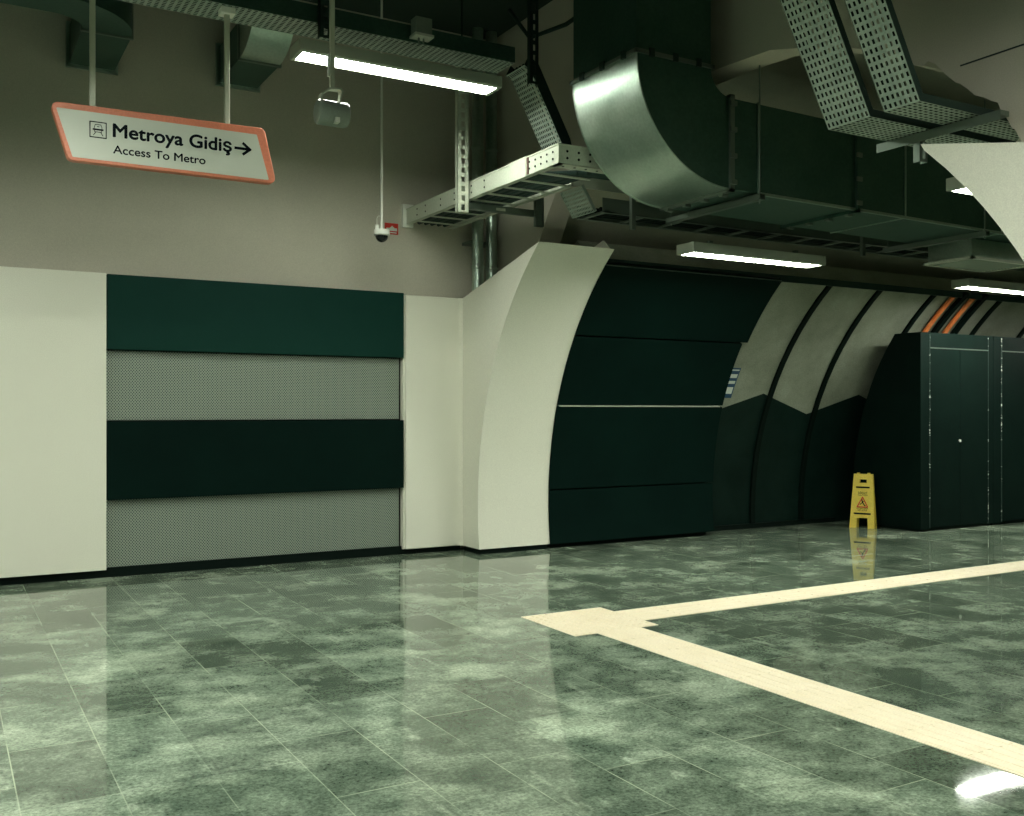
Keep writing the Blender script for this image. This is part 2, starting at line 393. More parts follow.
# ------------------------------------------------------------------ lamps
def make_lamp():
    t = thing('linear_lamp', (0, 0, 0), '', 'ceiling lamp')
    l = .81
    MB().prism([(-.125, .0), (-.115, .085), (.115, .085), (.125, .0), (.100, -.010), (.096, -.010), (.096, .008), (-.096, .008), (-.096, -.010), (-.100, -.010)], -l-.03, l+.03).build('housing', 'housing', t)
    mb = MB().box((-l-.036, -.12, -.008), (-l-.002, .12, .084)).box((l+.002, -.12, -.008), (l+.036, .12, .084)); build_each(mb, 'end_cap', 'housing', t)
    MB().box((-l, -.0955, -.002), (l, .0955, .004)).build('diffuser', 'lamp', t)
    for x in (-.55, .55): MB().box((x-.02, -.02, .085), (x+.02, .02, .13)).build('mounting_bracket', 'strut', t)
    return t
lamps = [((3.12, 7.15, 4.14), 'long glowing lamp hung under the cable tray above the striped wall'),
         ((6.75, 7.06, 2.95), 'glowing lamp hung below the big duct, in front of the black curved panels'),
         ((11.13, 7.38, 2.95), 'glowing lamp above the black cabinets, cut by the right edge of the photo'),
         ((7.26, 4.60, 3.125), 'lamp mostly hidden behind the white pointed pillar top')]
proto = make_lamp()
hang = [(-3.2, 7.15, 4.14), (-2.9, 5.5, 3.9), (-.9, 5.6, 3.9), (.6, 5.3, 3.9), (-1.5, 2.2, 3.95), (1.6, 2.2, 3.95), (3.7, .9, 3.95), (3.9, -1.4, 3.95), (1.0, -1.6, 3.95), (14.6, 7.3, 2.95), (12.5, 4.7, 3.1)]
for i, (loc, lb) in enumerate(lamps):
    o = proto if i == 0 else copy_tree(proto)
    o.location = loc; o['label'] = lb; o['group'] = 'linear ceiling lamps'
for loc in hang:
    o = copy_tree(proto); o.location = loc; o['label'] = 'linear lamp outside the photo, lighting the hall'; o['group'] = 'linear lamps out of view'

# ------------------------------------------------------------------ perforated cable trays
def perf(mb, P0, P1, W, cell=.026, hole=.44, th=.0015):
    """strip with real slots between P0 and P1, W = width vector"""
    P0, P1, W = Vector(P0), Vector(P1), Vector(W); d = P1-P0; nl = max(1, int(d.length/(cell*1.5))); nw = max(1, int(W.length/cell))
    hl, hw = .56, hole
    V = {}
    def vert(a, b_):
        k = (round(a, 5), round(b_, 5))
        if k not in V: V[k] = len(mb.v); mb.v.append(tuple(P0+d*a+W*b_))
        return V[k]
    for i in range(nl):
        for j in range(nw):
            a0, a1, b0, b1 = i/nl, (i+1)/nl, j/nw, (j+1)/nw
            ma = (a1-a0)*(1-hl)/2; mbw = (b1-b0)*(1-hw)/2
            o = [vert(a0, b0), vert(a1, b0), vert(a1, b1), vert(a0, b1)]
            q = [vert(a0+ma, b0+mbw), vert(a1-ma, b0+mbw), vert(a1-ma, b1-mbw), vert(a0+ma, b1-mbw)]
            for k in range(4): mb.f.append((o[k], o[(k+1) % 4], q[(k+1) % 4], q[k]))
def tray(name, path, W, h, label, cell=.026, m='tray', rail_m='strut_dark', up=None, group=None, cables=True):
    path = [Vector(p) for p in path]; W = Vector(W)
    t = thing(name, path[0], label, 'cable tray', group)
    mb = MB()
    for a, b_ in zip(path, path[1:]): perf(mb, a, b_, W, cell)
    mb.build('perforated_base', m, t)
    # upward normals per vertex of the path
    wn = W.normalized(); ups = []
    for i, p in enumerate(path):
        d = (path[min(i+1, len(path)-1)]-path[max(i-1, 0)]).normalized(); u = wn.cross(d).normalized()
        if u.z < 0 or (abs(u.z) < 1e-3 and up and u.dot(Vector(up)) < 0): u = -u
        ups.append(u)
    for s_ in (0, 1):
        mb = MB(); off = W*s_; q = wn*(.003 if s_ else -.003)
        for i in range(len(path)-1):
            a, b_ = path[i]+off, path[i+1]+off; ua, ub = ups[i]*h, ups[i+1]*h
            mb.add([a, b_, b_+ub, a+ua, a+q, b_+q, b_+ub+q, a+ua+q], [(0,1,2,3), (7,6,5,4), (0,4,5,1), (1,5,6,2), (2,6,7,3), (3,7,4,0)])
            # rolled lip
            l = -wn*(.014 if s_ else -.014)
            mb.add([a+ua, b_+ub, b_+ub+l, a+ua+l, a+ua*.97, b_+ub*.97, b_+ub*.97+l, a+ua*.97+l], [(0,1,2,3), (7,6,5,4), (0,4,5,1), (2,6,7,3)])
        mb.build('side_rail', rail_m, t)
    if cables:
        mb = MB(); k = 5
        for j in range(k):
            r = random.uniform(.009, .016); f = (j+.7)/(k+.5)
            pts = [p+W*f+u*(r+.004) for p, u in zip(path, ups)]
            mb.tube(pts, r, 6)
        build_each(mb, 'cable', 'kick', t, smooth=True)
    return t
tray('cable_tray', [(-4.5, 7.14, 4.40), (4.15, 7.14, 4.40)], (0, .31, 0), .13, 'long perforated steel cable tray running above the sign and lamp', cell=.031, rail_m='galv_dark')
tray('cable_tray', [(4.24, 7.14, 4.40), (4.30, 7.14, 4.37), (4.61, 7.14, 3.80), (4.64, 7.14, 3.68)], (0, .31, 0), .10, 'short perforated cable tray slanting down onto the pale boxed tray')
rise = [(3.67, 4.92), (4.65, 3.20)]
tray('cable_tray', [(3.57, 3.92, 5.1), (4.65, 3.92, 3.20), (7.4, 3.92, 3.20)], (0, .31, 0), .05, 'left of two perforated cable trays bending down beside the duct at upper right', cell=.030)
tray('cable_tray', [(3.57, 3.585, 5.1), (4.65, 3.585, 3.20), (7.4, 3.585, 3.20)], (0, .235, 0), .05, 'right of two perforated cable trays bending down at upper right', cell=.030)
# piece of perforated tray hanging under the pale tray corner
tray('tray_offcut', [(4.82, 7.15, 3.455), (4.96, 7.15, 3.24)], (0, .34, 0), .03, 'small perforated tray piece slanting below the pale tray corner', cell=.022, rail_m='tray', cables=False)

# pale boxed tray from the wall, turning along the duct
t = thing('boxed_cable_tray', (4.5, 8.1, 3.47), 'pale grey steel tray with bolt holes reaching from the wall to the duct elbow', 'cable tray')
x0, x1, y0, y1, zb, zt = 4.25, 4.80, 6.62, 9.60, 3.465, 3.625
def holes(mb, pts, nrm, r=.009):
    nrm = Vector(nrm)
    for p in pts:
        p = Vector(p); mb.tube([p-nrm*.001, p+nrm*.0025], r, 8)
MB().box((x0, y0, zb), (x0+.006, y1, zt)).box((x0-.006, y0, zt-.012), (x0+.03, y1, zt)).build('side_rail', 'pale_metal', t, bevel=.002)
MB().box((x1, 7.25, zb), (x1+.006, y1, zt)).build('side_rail', 'pale_metal', t)
MB().box((x0, y0, zb), (5.42, y0+.006, zt)).box((x0, y0-.006, zt-.012), (5.42, y0+.03, zt)).build('front_rail', 'pale_metal', t, bevel=.002)
MB().box((x1, 7.25, zb), (5.42, 7.256, zt)).build('side_rail', 'pale_metal', t)
mb = MB().box((x0, y0, zb), (x1, y0+.12, zb+.006)).box((x0, y0, zb), (x0+.05, y1, zb+.006)).box((x1-.05, 7.25, zb), (x1, y1, zb+.006)).box((x1, y0, zb), (5.42, y0+.05, zb+.006))
y = y0+.35
while y < y1: mb.box((x0, y, zb), (x1, y+.035, zb+.01)); y += .3
build_each(mb, 'rung', 'pale_metal', t)
mb = MB()
for j in range(6):
    xx = x0+.08+j*.075; r = .02+.006*(j % 2)
    mb.tube([(xx, y1, zb+r+.012), (xx, 7.5, zb+r+.012), (xx+.05, 7.15-.03*j, zb+r+.012), (xx+.30, 6.95-.04*j, zb+r+.012), (5.42, 6.95-.04*j, zb+r+.012)], r, 8)
build_each(mb, 'cable', 'strut_dark', t, smooth=True)
pts = []
for yy in [9.3, 9.1, 8.75, 8.45, 8.1, 7.85]: pts += [(x0-.006, yy, zb+.05), (x0-.006, yy, zb+.11)]
for k in range(5): pts += [(x0-.006, 6.7+k*.09, zb+.05), (x0-.006, 6.7+k*.09, zb+.105)]
mb = MB(); holes(mb, pts, (-1, 0, 0))
holes(mb, [(4.33+k*.11, y0-.002, z) for k in range(9) for z in (zb+.05, zb+.105)], (0, -1, 0), .011)
holes(mb, [(4.33+k*.11, y0+.06, zb-.001) for k in range(5)], (0, 0, -1), .011)
build_each(mb, 'bolt_hole', 'kick', t)
MB().box((x0-.008, 7.12, zb-.004), (x0-.001, 7.42, zt+.004)).build('splice_plate', 'pale_metal', t, bevel=.002)
MB().box((x0-.04, 9.58, zb-.03), (x0+.08, 9.62, zt+.05)).build('wall_plate', 'camwhite', t)
MB().box((x0-.0, 7.08, zb+.01), (x0-.010, 7.10, zt-.01)).build('slot', 'brick_red', t)
# second tray behind the duct
t = thing('cable_ladder', (6.8, 7.1, 3.2), 'dark cable ladder running behind and below the big duct into the tunnel', 'cable tray')
MB().box((5.0, 7.08, 3.235), (15, 7.086, 3.36)).box((5.0, 7.08, 3.235), (15, 7.13, 3.241)).build('side_rail', 'strut', t)
MB().box((5.0, 7.48, 3.235), (15, 7.486, 3.36)).box((5.0, 7.44, 3.235), (15, 7.486, 3.241)).build('side_rail', 'strut', t)
mb = MB()
for i in range(24): mb.box((5.04+i*.43, 7.08, 3.241), (5.08+i*.43, 7.48, 3.257))
build_each(mb, 'rung', 'strut', t)
mb = MB()
for j in range(5): mb.tube([(5.02, 7.15+j*.065, 3.275), (15, 7.15+j*.065, 3.275)], .018, 6)
build_each(mb, 'cable', 'kick', t, smooth=True)
for x in (5.3, 8.25):
    MB().box((x-.02, 7.03, 3.10), (x+.02, 7.07, 4.25)).build('hanger', 'strut', t)

# ------------------------------------------------------------------ slotted strut hangers
def slotted(name, x, y, z0, z1, wd, m, label, slots=True, dp=.05, nx=True):
    t = thing(name, (x, y, z0), label, 'hanger')
    mb = MB()
    th = .004
    # C channel open away from the viewer, slots cut as gaps in the front web
    zs = z0+.03; sl = .05; gap = .035
    mb.box((x-wd/2, y, z0), (x-wd*.16, y+th, z1)).box((x+wd*.16, y, z0), (x+wd/2, y+th, z1))
    zz = z0; mb.box((x-wd*.16, y, z0), (x+wd*.16, y+th, z0+.02)); zz = z0+.02
    while zz < z1:
        mb.box((x-wd*.16, y, zz+sl), (x+wd*.16, y+th, min(zz+sl+gap, z1+.001))); zz += sl+gap
    mb.box((x-wd/2, y, z0), (x-wd/2+th, y+dp, z1)).box((x+wd/2-th, y, z0), (x+wd/2, y+dp, z1))
    mb.build('channel', m, t)
    return t
t = slotted('slotted_hanger', 4.17, 8.12, 3.33, 4.75, .115, 'pale_metal', 'pale slotted steel hanger carrying the boxed tray, below the long lamp')
MB().tube([(4.17, 8.15, 4.74), (4.17, 8.15, 5.6)], .008, 8).build('threaded_rod', 'strut_dark', t)  # dark rod stands in for the hanger's unlit upper length
MB().box((4.17, 8.18, 3.38), (5.0, 8.23, 3.44)).build('cross_arm', 'strut', t)
MB().box((4.55, 8.178, 3.395), (4.65, 8.18, 3.42)).build('label_plate', 'pale_metal', t)
MB().box((4.97, 8.14, 3.28), (5.03, 8.19, 3.56)).box((5.04, 8.14, 3.28), (5.055, 8.19, 3.56)).build('drop_channel', 'strut', t)
slotted('slotted_hanger', 2.48, 7.06, 4.27, 5.6, .09, 'strut_dark', 'dark slotted hanger beside the speaker pole, gripping the long tray')
slotted('slotted_hanger', 4.28, 7.04, 4.22, 5.6, .08, 'strut_dark', 'dark slotted hanger at the right end of the long cable tray')
t = slotted('slotted_hanger', 5.20, 3.98, 3.02, 3.14, .07, 'strut', 'slotted hanger between the two bent trays, above the white pointed pillar top')
MB().box((5.16, 3.45, 3.165), (5.24, 4.30, 3.195)).build('cross_arm', 'strut', t)
MB().box((5.16, 3.45, 3.14), (5.165, 4.30, 3.165)).build('cross_arm_web', 'strut', t)

# ------------------------------------------------------------------ big duct with elbow
t = thing('ventilation_duct', (5.3, 6.15, 3.19), 'large galvanised rectangular duct with a bright rounded elbow, dropping and turning into the tunnel', 'duct')
DY0, DY1 = 5.74, 6.56
ex, ez, ro, ri = 5.25, 4.10, .90, .20
N_ = 72
an = [math.pi+math.pi/2*i/N_ for i in range(N_+1)]
outer = [(ex+ro*math.cos(a), ez+ro*math.sin(a)) for a in an]; inner = [(ex+ri*math.cos(a), ez+ri*math.sin(a)) for a in an]
mb = MB()
for i in range(N_):
    a, b_ = outer[i], outer[i+1]
    mb.add([(a[0], DY0, a[1]), (b_[0], DY0, b_[1]), (b_[0], DY1, b_[1]), (a[0], DY1, a[1])], [(0,1,2,3)])
    a, b_ = inner[i], inner[i+1]
    mb.add([(a[0], DY0, a[1]), (b_[0], DY0, b_[1]), (b_[0], DY1, b_[1]), (a[0], DY1, a[1])], [(0,3,2,1)])
bmw = MB(); bmw.v = mb.v; bmw.f = mb.f
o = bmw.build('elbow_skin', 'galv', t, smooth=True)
bm = bmesh.new(); bm.from_mesh(o.data); bmesh.ops.remove_doubles(bm, verts=bm.verts, dist=.0005); bmesh.ops.recalc_face_normals(bm, faces=bm.faces)
for e in bm.edges: e.smooth = True
bm.to_mesh(o.data); bm.free()
for yy in (DY0, DY1):
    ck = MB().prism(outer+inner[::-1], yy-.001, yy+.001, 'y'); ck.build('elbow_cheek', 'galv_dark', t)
# standing seam along the elbow edge
mb = MB(); mb.tube([(p[0], DY0-.002, p[1]) for p in outer], .007, 6); mb.tube([(p[0], DY1+.002, p[1]) for p in outer], .007, 6)
build_each(mb, 'edge_seam', 'galv', t, smooth=True)
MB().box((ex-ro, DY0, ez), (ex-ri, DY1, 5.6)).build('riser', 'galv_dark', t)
def dz(x): return -.011*(x-5.25)
def seg(x0, x1, name='duct_section'):
    zb, zt = 3.20, 3.90
    return MB().add([(x0, DY0, zb+dz(x0)), (x1, DY0, zb+dz(x1)), (x1, DY1, zb+dz(x1)), (x0, DY1, zb+dz(x0)), (x0, DY0, zt+dz(x0)), (x1, DY0, zt+dz(x1)), (x1, DY1, zt+dz(x1)), (x0, DY1, zt+dz(x0))],
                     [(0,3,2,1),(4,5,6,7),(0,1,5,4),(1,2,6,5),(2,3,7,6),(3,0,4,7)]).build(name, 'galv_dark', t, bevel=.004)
xs = [5.25, 5.53, 6.64, 7.25, 8.6, 9.8, 11.2, 12.6, 14.0]
for a, b_ in zip(xs, xs[1:]): seg(a, b_)
def flange(x, th=.018, out=.028, bolts=True, m='galv_dark'):
    z0, z1 = 3.20+dz(x), 3.90+dz(x); mb = MB()
    mb.box((x-th, DY0-out, z0-out), (x+th, DY0, z1+out)).box((x-th, DY1, z0-out), (x+th, DY1+out, z1+out))
    mb.box((x-th, DY0-out, z0-out), (x+th, DY1+out, z0)).box((x-th, DY0-out, z1), (x+th, DY1+out, z1+out))
    f = mb.build('flange', m, t)
    if bolts:
        mb = MB()
        for k in range(4): z = z0+.05+k*(z1-z0-.1)/3; mb.box((x-.03, DY0-.042, z-.018), (x+.03, DY0-out, z+.018))
        for k in range(4): y = DY0+.08+k*(DY1-DY0-.16)/3; mb.box((x-.03, y-.02, z0-.045), (x+.03, y+.02, z0-out))
        build_each(mb, 'clamp', 'strut', f)
flange(5.25, .022, .022, True, 'strut'); flange(6.64, bolts=True)
for x in (5.53, 7.25, 8.6, 9.8, 11.2): flange(x, .006, .010, False, 'galv')
# bottom edge seam
mb = MB().add([(5.53, DY0-.008, 3.192+dz(5.53)), (14, DY0-.008, 3.192+dz(14)), (14, DY0+.02, 3.192+dz(14)), (5.53, DY0+.02, 3.192+dz(5.53)), (5.53, DY0-.008, 3.212+dz(5.53)), (14, DY0-.008, 3.212+dz(14)), (14, DY0+.02, 3.212+dz(14)), (5.53, DY0+.02, 3.212+dz(5.53))],
               [(0,3,2,1),(4,5,6,7),(0,1,5,4),(1,2,6,5),(2,3,7,6),(3,0,4,7)]); mb.build('edge_seam', 'galv', t)
# flange between riser and elbow
mb = MB(); q = .022
mb.box((ex-ro-q, DY0-q, ez-.014), (ex-ri+q, DY0, ez+.014)).box((ex-ro-q, DY1, ez-.014), (ex-ri+q, DY1+q, ez+.014)).box((ex-ro-q, DY0-q, ez-.014), (ex-ro, DY1+q, ez+.014)).box((ex-ri, DY0-q, ez-.014), (ex-ri+q, DY1+q, ez+.014))
f = mb.build('flange', 'strut', t)
mb = MB()
for k in range(3): y = DY0+.12+k*.27; mb.box((ex-ro-.036, y-.025, ez-.03), (ex-ro-.02, y+.025, ez+.03))
for k in range(3): x = ex-ro+.12+k*.22; mb.box((x-.02, DY0-.036, ez-.03), (x+.02, DY0-.02, ez+.03))
build_each(mb, 'clamp', 'strut_dark', f)
# trapeze hangers under the duct
for x, lb in ((5.50, 'steel trapeze bar under the duct just past the elbow'), (8.28, 'steel trapeze bar under the duct beside the grille box')):
    h = thing('trapeze_hanger', (x, 6.1, 3.1), lb, 'hanger', 'trapeze hangers under the duct')
    z = 3.19+dz(x)
    MB().box((x-.03, 5.66, z-.055), (x-.026, 6.80, z-.010)).box((x-.03, 5.66, z-.055), (x+.03, 6.80, z-.051)).box((x+.026, 5.66, z-.055), (x+.03, 6.80, z-.01)).box((x-.03, 5.66, z-.014), (x+.03, 6.80, z-.010)).build('bar', 'strut', h)
    for y in (5.69, 6.76): MB().tube([(x, y, z-.08), (x, y, 4.35)], .006, 8).build('threaded_rod', 'strut', h)
# grille box under the duct
t = thing('air_grille_box', (9.0, 6.24, 2.96), 'grey steel air outlet box with grille hanging under the duct near right edge', 'air vent')
MB().box((8.53, 6.0, 2.975), (9.46, 6.48, 3.15)).build('box', 'galv', t, bevel=.004)
MB().box((8.49, 5.96, 2.95), (9.50, 5.99, 2.975)).box((8.49, 6.49, 2.95), (9.50, 6.52, 2.975)).box((8.49, 5.96, 2.95), (8.53, 6.52, 2.975)).box((9.46, 5.96, 2.95), (9.50, 6.52, 2.975)).build('rim', 'pale_metal', t)
mb = MB()
for k in range(14): y = 6.0+.035*k; mb.add([(8.53, y, 2.973), (9.46, y, 2.973), (9.46, y+.02, 2.955), (8.53, y+.02, 2.955), (8.53, y+.003, 2.974), (9.46, y+.003, 2.974), (9.46, y+.023, 2.956), (8.53, y+.023, 2.956)], [(0,1,2,3), (7,6,5,4), (0,4,5,1), (2,6,7,3)])
build_each(mb, 'louvre', 'strut', t)

# ------------------------------------------------------------------ small air outlets high on the back wall
def sheet_tube(mb, sections):
    o = len(mb.v)
    for s_ in sections: mb.v += [tuple(p) for p in s_]
    for i in range(len(sections)-1):
        for k in range(4): mb.f.append((o+i*4+k, o+i*4+(k+1) % 4, o+(i+1)*4+(k+1) % 4, o+(i+1)*4+k))
    mb.f += [(o+3, o+2, o+1, o), tuple(o+4*(len(sections)-1)+k for k in range(4))]
t = thing('wall_duct', (2.47, 9.2, 4.62), 'small galvanised duct elbow curving up behind the left end of the long lamp', 'duct')
x0, x1 = 2.29, 2.65; h = .34; zb = 4.61
MB().box((x0, 8.78, zb), (x1, 9.62, zb+h)).build('straight', 'galv_dark', t)
secs = []
for i in range(11):
    a = math.pi/2*i/10; ro2 = .62; ri2 = ro2-h; cy, cz = 8.78, zb+ro2
    po = (cy-ro2*math.sin(a), cz-ro2*math.cos(a)); pi_ = (cy-ri2*math.sin(a), cz-ri2*math.cos(a))
    secs.append([(x0, *po), (x1, *po), (x1, *pi_), (x0, *pi_)])
mb = MB(); sheet_tube(mb, secs); mb.build('elbow', 'galv', t, smooth=True)
MB().box((x0, 8.16, zb+.62), (x1, 8.50, 5.6)).build('riser', 'galv_dark', t)
MB().box((x0-.03, 9.50, zb-.03), (x1+.03, 9.53, zb+h+.03)).build('flange', 'galv', t)
MB().box((x0-.015, 8.765, zb-.015), (x1+.015, 8.795, zb+h+.015)).build('flange', 'strut', t)
t = thing('wall_duct', (1.17, 9.2, 4.57), 'dark duct high on the wall curving left behind the sign pole', 'duct')
x0, x1 = .99, 1.36; zb = 4.56
MB().box((x0, 8.6, zb), (x1, 9.62, zb+h)).build('straight', 'galv_dark', t)
secs = []
for i in range(11):
    a = math.pi/2*i/10; ri2 = .25; ro2 = ri2+(x1-x0); cx_, cy = x0-ri2, 8.6
    po = (cx_+ro2*math.cos(a), cy-ro2*math.sin(a)); pi_ = (cx_+ri2*math.cos(a), cy-ri2*math.sin(a))
    secs.append([(*po, zb), (*pi_, zb), (*pi_, zb+h), (*po, zb+h)])
mb = MB(); sheet_tube(mb, secs); mb.build('elbow', 'galv_dark', t, smooth=True)
MB().box((-1.6, 8.6-.25-(x1-x0), zb), (x0-.25, 8.6-.25, zb+h)).build('straight', 'galv_dark', t)
MB().box((x0-.03, 9.50, zb-.03), (x1+.03, 9.53, zb+h+.03)).build('flange', 'galv', t)
MB().box((x0-.015, 8.585, zb-.015), (x1+.015, 8.615, zb+h+.015)).build('flange', 'strut', t)

# ------------------------------------------------------------------ pipes
def pipe(x, y, label):
    t = thing('vertical_pipe', (x, y, 2.3), label, 'pipe', 'vertical pipes in the corner')
    MB().tube([(x, y, 2.3), (x, y, 5.6)], .062, 24).build('tube', 'galv', t, smooth=True)
    for z in (3.02, 4.3): MB().tube([(x, y, z), (x, y, z+.012), (x, y, z+.03), (x, y, z+.042)], [.064, .071, .071, .064], 24).build('coupling', 'galv', t, smooth=True)
    MB().box((x-.075, y, 3.3), (x+.075, 9.62, 3.33)).build('clip', 'strut', t)
pipe(5.00, 9.40, 'left of two vertical steel pipes in the corner behind the white pillar')
pipe(5.18, 9.42, 'right of two vertical steel pipes in the corner behind the white pillar')
# dark services under the hall ceiling
tag(MB().tube([(-4, 6.6, 5.2), (3.6, 6.6, 5.2)], .05, 12).build('ceiling_pipe', 'strut_dark', smooth=True, loc=(0, 6.6, 5.2)), 'dark horizontal pipe under the hall ceiling above the long tray', 'pipe')
mb = MB(); P = [(4.3, 7.5, 5.0), (4.45, 7.4, 4.75), (4.7, 7.2, 4.85), (5.05, 6.8, 5.15), (5.2, 6.75, 5.58)]
tag(mb.tube(P, .02, 8).build('hanging_cable', 'strut_dark', smooth=True, loc=P[0]), 'dark cable drooping from the long tray towards the duct riser', 'cable')

# ------------------------------------------------------------------ direction sign
SY = 7.2; k = SY/5.16
def sp_(x, z): return (x*k, 1.5+(z-1.5)*k)
t = thing('direction_sign', (1.0*k, SY, sp_(1, 2.70)[1]), 'orange-framed hanging sign reading Metroya Gidiş, Access To Metro, with arrow', 'sign')
def rounded(poly, r, n=6):
    out = []
    for i, p in enumerate(poly):
        p = Vector(p); a = Vector(poly[i-1]); b_ = Vector(poly[(i+1) % len(poly)])
        da = (a-p).normalized(); db = (b_-p).normalized(); ang = da.angle(db); d = r/math.tan(ang/2)
        d = min(d, (a-p).length*.45, (b_-p).length*.45)
        s0, s1 = p+da*d, p+db*d
        for j in range(n+1):
            u = j/n; q = s0*(1-u)**2+p*2*u*(1-u)+s1*u*u; out.append((q.x, q.y))
    return out
outl = [sp_(.450, 2.972), sp_(1.478, 2.986), sp_(1.542, 2.700), sp_(.532, 2.700)]
innl = [sp_(.478, 2.943), sp_(1.436, 2.946), sp_(1.500, 2.716), sp_(.550, 2.717)]
MB().prism(rounded(outl, .05), SY, SY+.07, 'y').build('frame', 'orange', t, bevel=.006)
face = MB().prism(rounded(innl, .008, 3), SY-.004, SY+.01, 'y').build('face', 'signface', t)
def text(body, x, z, size, m, parent, y, width=None, offset=0, rot=None, ext=.001, name='lettering', bold=0):
    cu = bpy.data.curves.new('t', 'FONT'); cu.body = body; cu.size = size; cu.extrude = ext; cu.offset = offset
    o = bpy.data.objects.new('t', cu); COL.objects.link(o); bpy.context.view_layer.update()
    me = bpy.data.meshes.new_from_object(o.evaluated_get(bpy.context.evaluated_depsgraph_get()))
    bpy.data.objects.remove(o)
    xs_ = [v_.co.x for v_ in me.vertices]; mn, mx = min(xs_), max(xs_)
    s = width/(mx-mn) if width else 1
    for v_ in me.vertices: v_.co = Vector(((v_.co.x-mn)*s, v_.co.y, v_.co.z))
    if bold:
        vs = [v_.co.copy() for v_ in me.vertices]; fs = [tuple(p.vertices) for p in me.polygons]; nv = len(vs); V_, F_ = [], []
        for q, (dx, dy) in enumerate(((-1, 0), (1, 0), (0, 1), (0, -1), (.7, .7), (-.7, -.7))):
            V_ += [(c_.x+dx*bold, c_.y+dy*bold, c_.z+q*.00002) for c_ in vs]; F_ += [tuple(i+q*nv for i in f) for f in fs]
        me = bpy.data.meshes.new('lettering'); me.from_pydata(V_, [], F_)
    me.materials.clear(); me.materials.append(M[m])
    ob = bpy.data.objects.new(name, me); COL.objects.link(ob); ob.parent = parent
    mtx = rot if rot is not None else Matrix.Rotation(R_(90), 4, 'X')
    ob.location = Vector((x, y, z))-parent_loc(parent); ob.rotation_euler = mtx.to_euler()
    return ob
X, Z = sp_(.732, 2.838); text('Metroya Gidiş', X, Z, .064*k/.70, 'ink', face, SY-.006, .572*k, bold=.0035)
X, Z = sp_(.732, 2.757); text('Access To Metro', X, Z, .040*k/.70, 'ink', face, SY-.006, .440*k, bold=.0012)
def strokes(mb, pts, wd, y, closed=False):
    pts = [Vector(p) for p in pts]
    if closed: pts.append(pts[0])
    for a, b_ in zip(pts, pts[1:]):
        d = (b_-a).normalized(); nn_ = Vector((-d.y, d.x))*wd/2; e = d*wd*.4
        q = [a-e-nn_, b_+e-nn_, b_+e+nn_, a-e+nn_]; mb.prism([tuple(p) for p in q], y, y+.003, 'y')
mb = MB()
strokes(mb, [sp_(1.325, 2.862), sp_(1.398, 2.862)], .019, SY-.007); strokes(mb, [sp_(1.366, 2.889), sp_(1.400, 2.862), sp_(1.366, 2.835)], .019, SY-.007)
mb.build('arrow', 'ink', face)
mb = MB()
strokes(mb, [sp_(.627, 2.824), sp_(.700, 2.824), sp_(.700, 2.898), sp_(.627, 2.898)], .006, SY-.007, True)
strokes(mb, [sp_(.648, 2.850), sp_(.646, 2.872), sp_(.651, 2.886), sp_(.676, 2.886), sp_(.681, 2.872), sp_(.679, 2.850)], .0035, SY-.007, True)
strokes(mb, [sp_(.642, 2.862), sp_(.685, 2.862)], .010, SY-.007)
strokes(mb, [sp_(.652, 2.848), sp_(.643, 2.834)], .004, SY-.007); strokes(mb, [sp_(.676, 2.848), sp_(.685, 2.834)], .004, SY-.007)
strokes(mb, [sp_(.660, 2.876), sp_(.668, 2.876)], .004, SY-.007)
mb.build('train_pictogram', 'ink', face)
for x in (.641, 1.287):
    X, Z = sp_(x, 2.97); p = MB().box((X-.018, SY+.015, Z), (X+.018, SY+.05, 4.40)).build('pole', 'pole', t, bevel=.004)
    MB().box((X-.05, SY-.02, 4.36), (X+.05, SY+.08, 4.40)).build('flange', 'camwhite', p)

# ------------------------------------------------------------------ loudspeaker
x, y, z = 2.40, 6.7, 3.60
t = thing('loudspeaker', (x, y, z), 'small grey cylindrical loudspeaker on a drop pole in front of the lamp', 'speaker')
a = .118; pr = [(-a, .02), (-a, .060), (-a+.008, .080), (-a+.022, .088), (a-.022, .088), (a-.008, .080), (a, .060), (a, .02)]
MB().tube([(x+p[0], y, z) for p in pr], [p[1] for p in pr], 28).build('body', 'speaker', t, smooth=True)
MB().box((x-.004, y-.092, z-.08), (x+.026, y-.03, z-.045)).build('badge', 'pale_metal', t)
pl = MB().box((x-.016, y-.016, z+.17), (x+.016, y+.016, 5.6)).build('pole', 'pole', t, bevel=.003)
MB().box((x-.032, y-.012, z+.26), (x-.018, y+.012, z+.42)).build('junction_clip', 'camwhite', t)
MB().prism([(x-.10, z+.07), (x-.085, z+.13), (x-.03, z+.175), (x+.06, z+.185), (x+.075, z+.165), (x+.055, z+.08), (x+.045, z+.08), (x+.06, z+.155), (x+.052, z+.17), (x-.02, z+.165), (x-.073, z+.125), (x-.088, z+.07)], y-.03, y+.03, 'y').build('yoke', 'pale_metal', t)
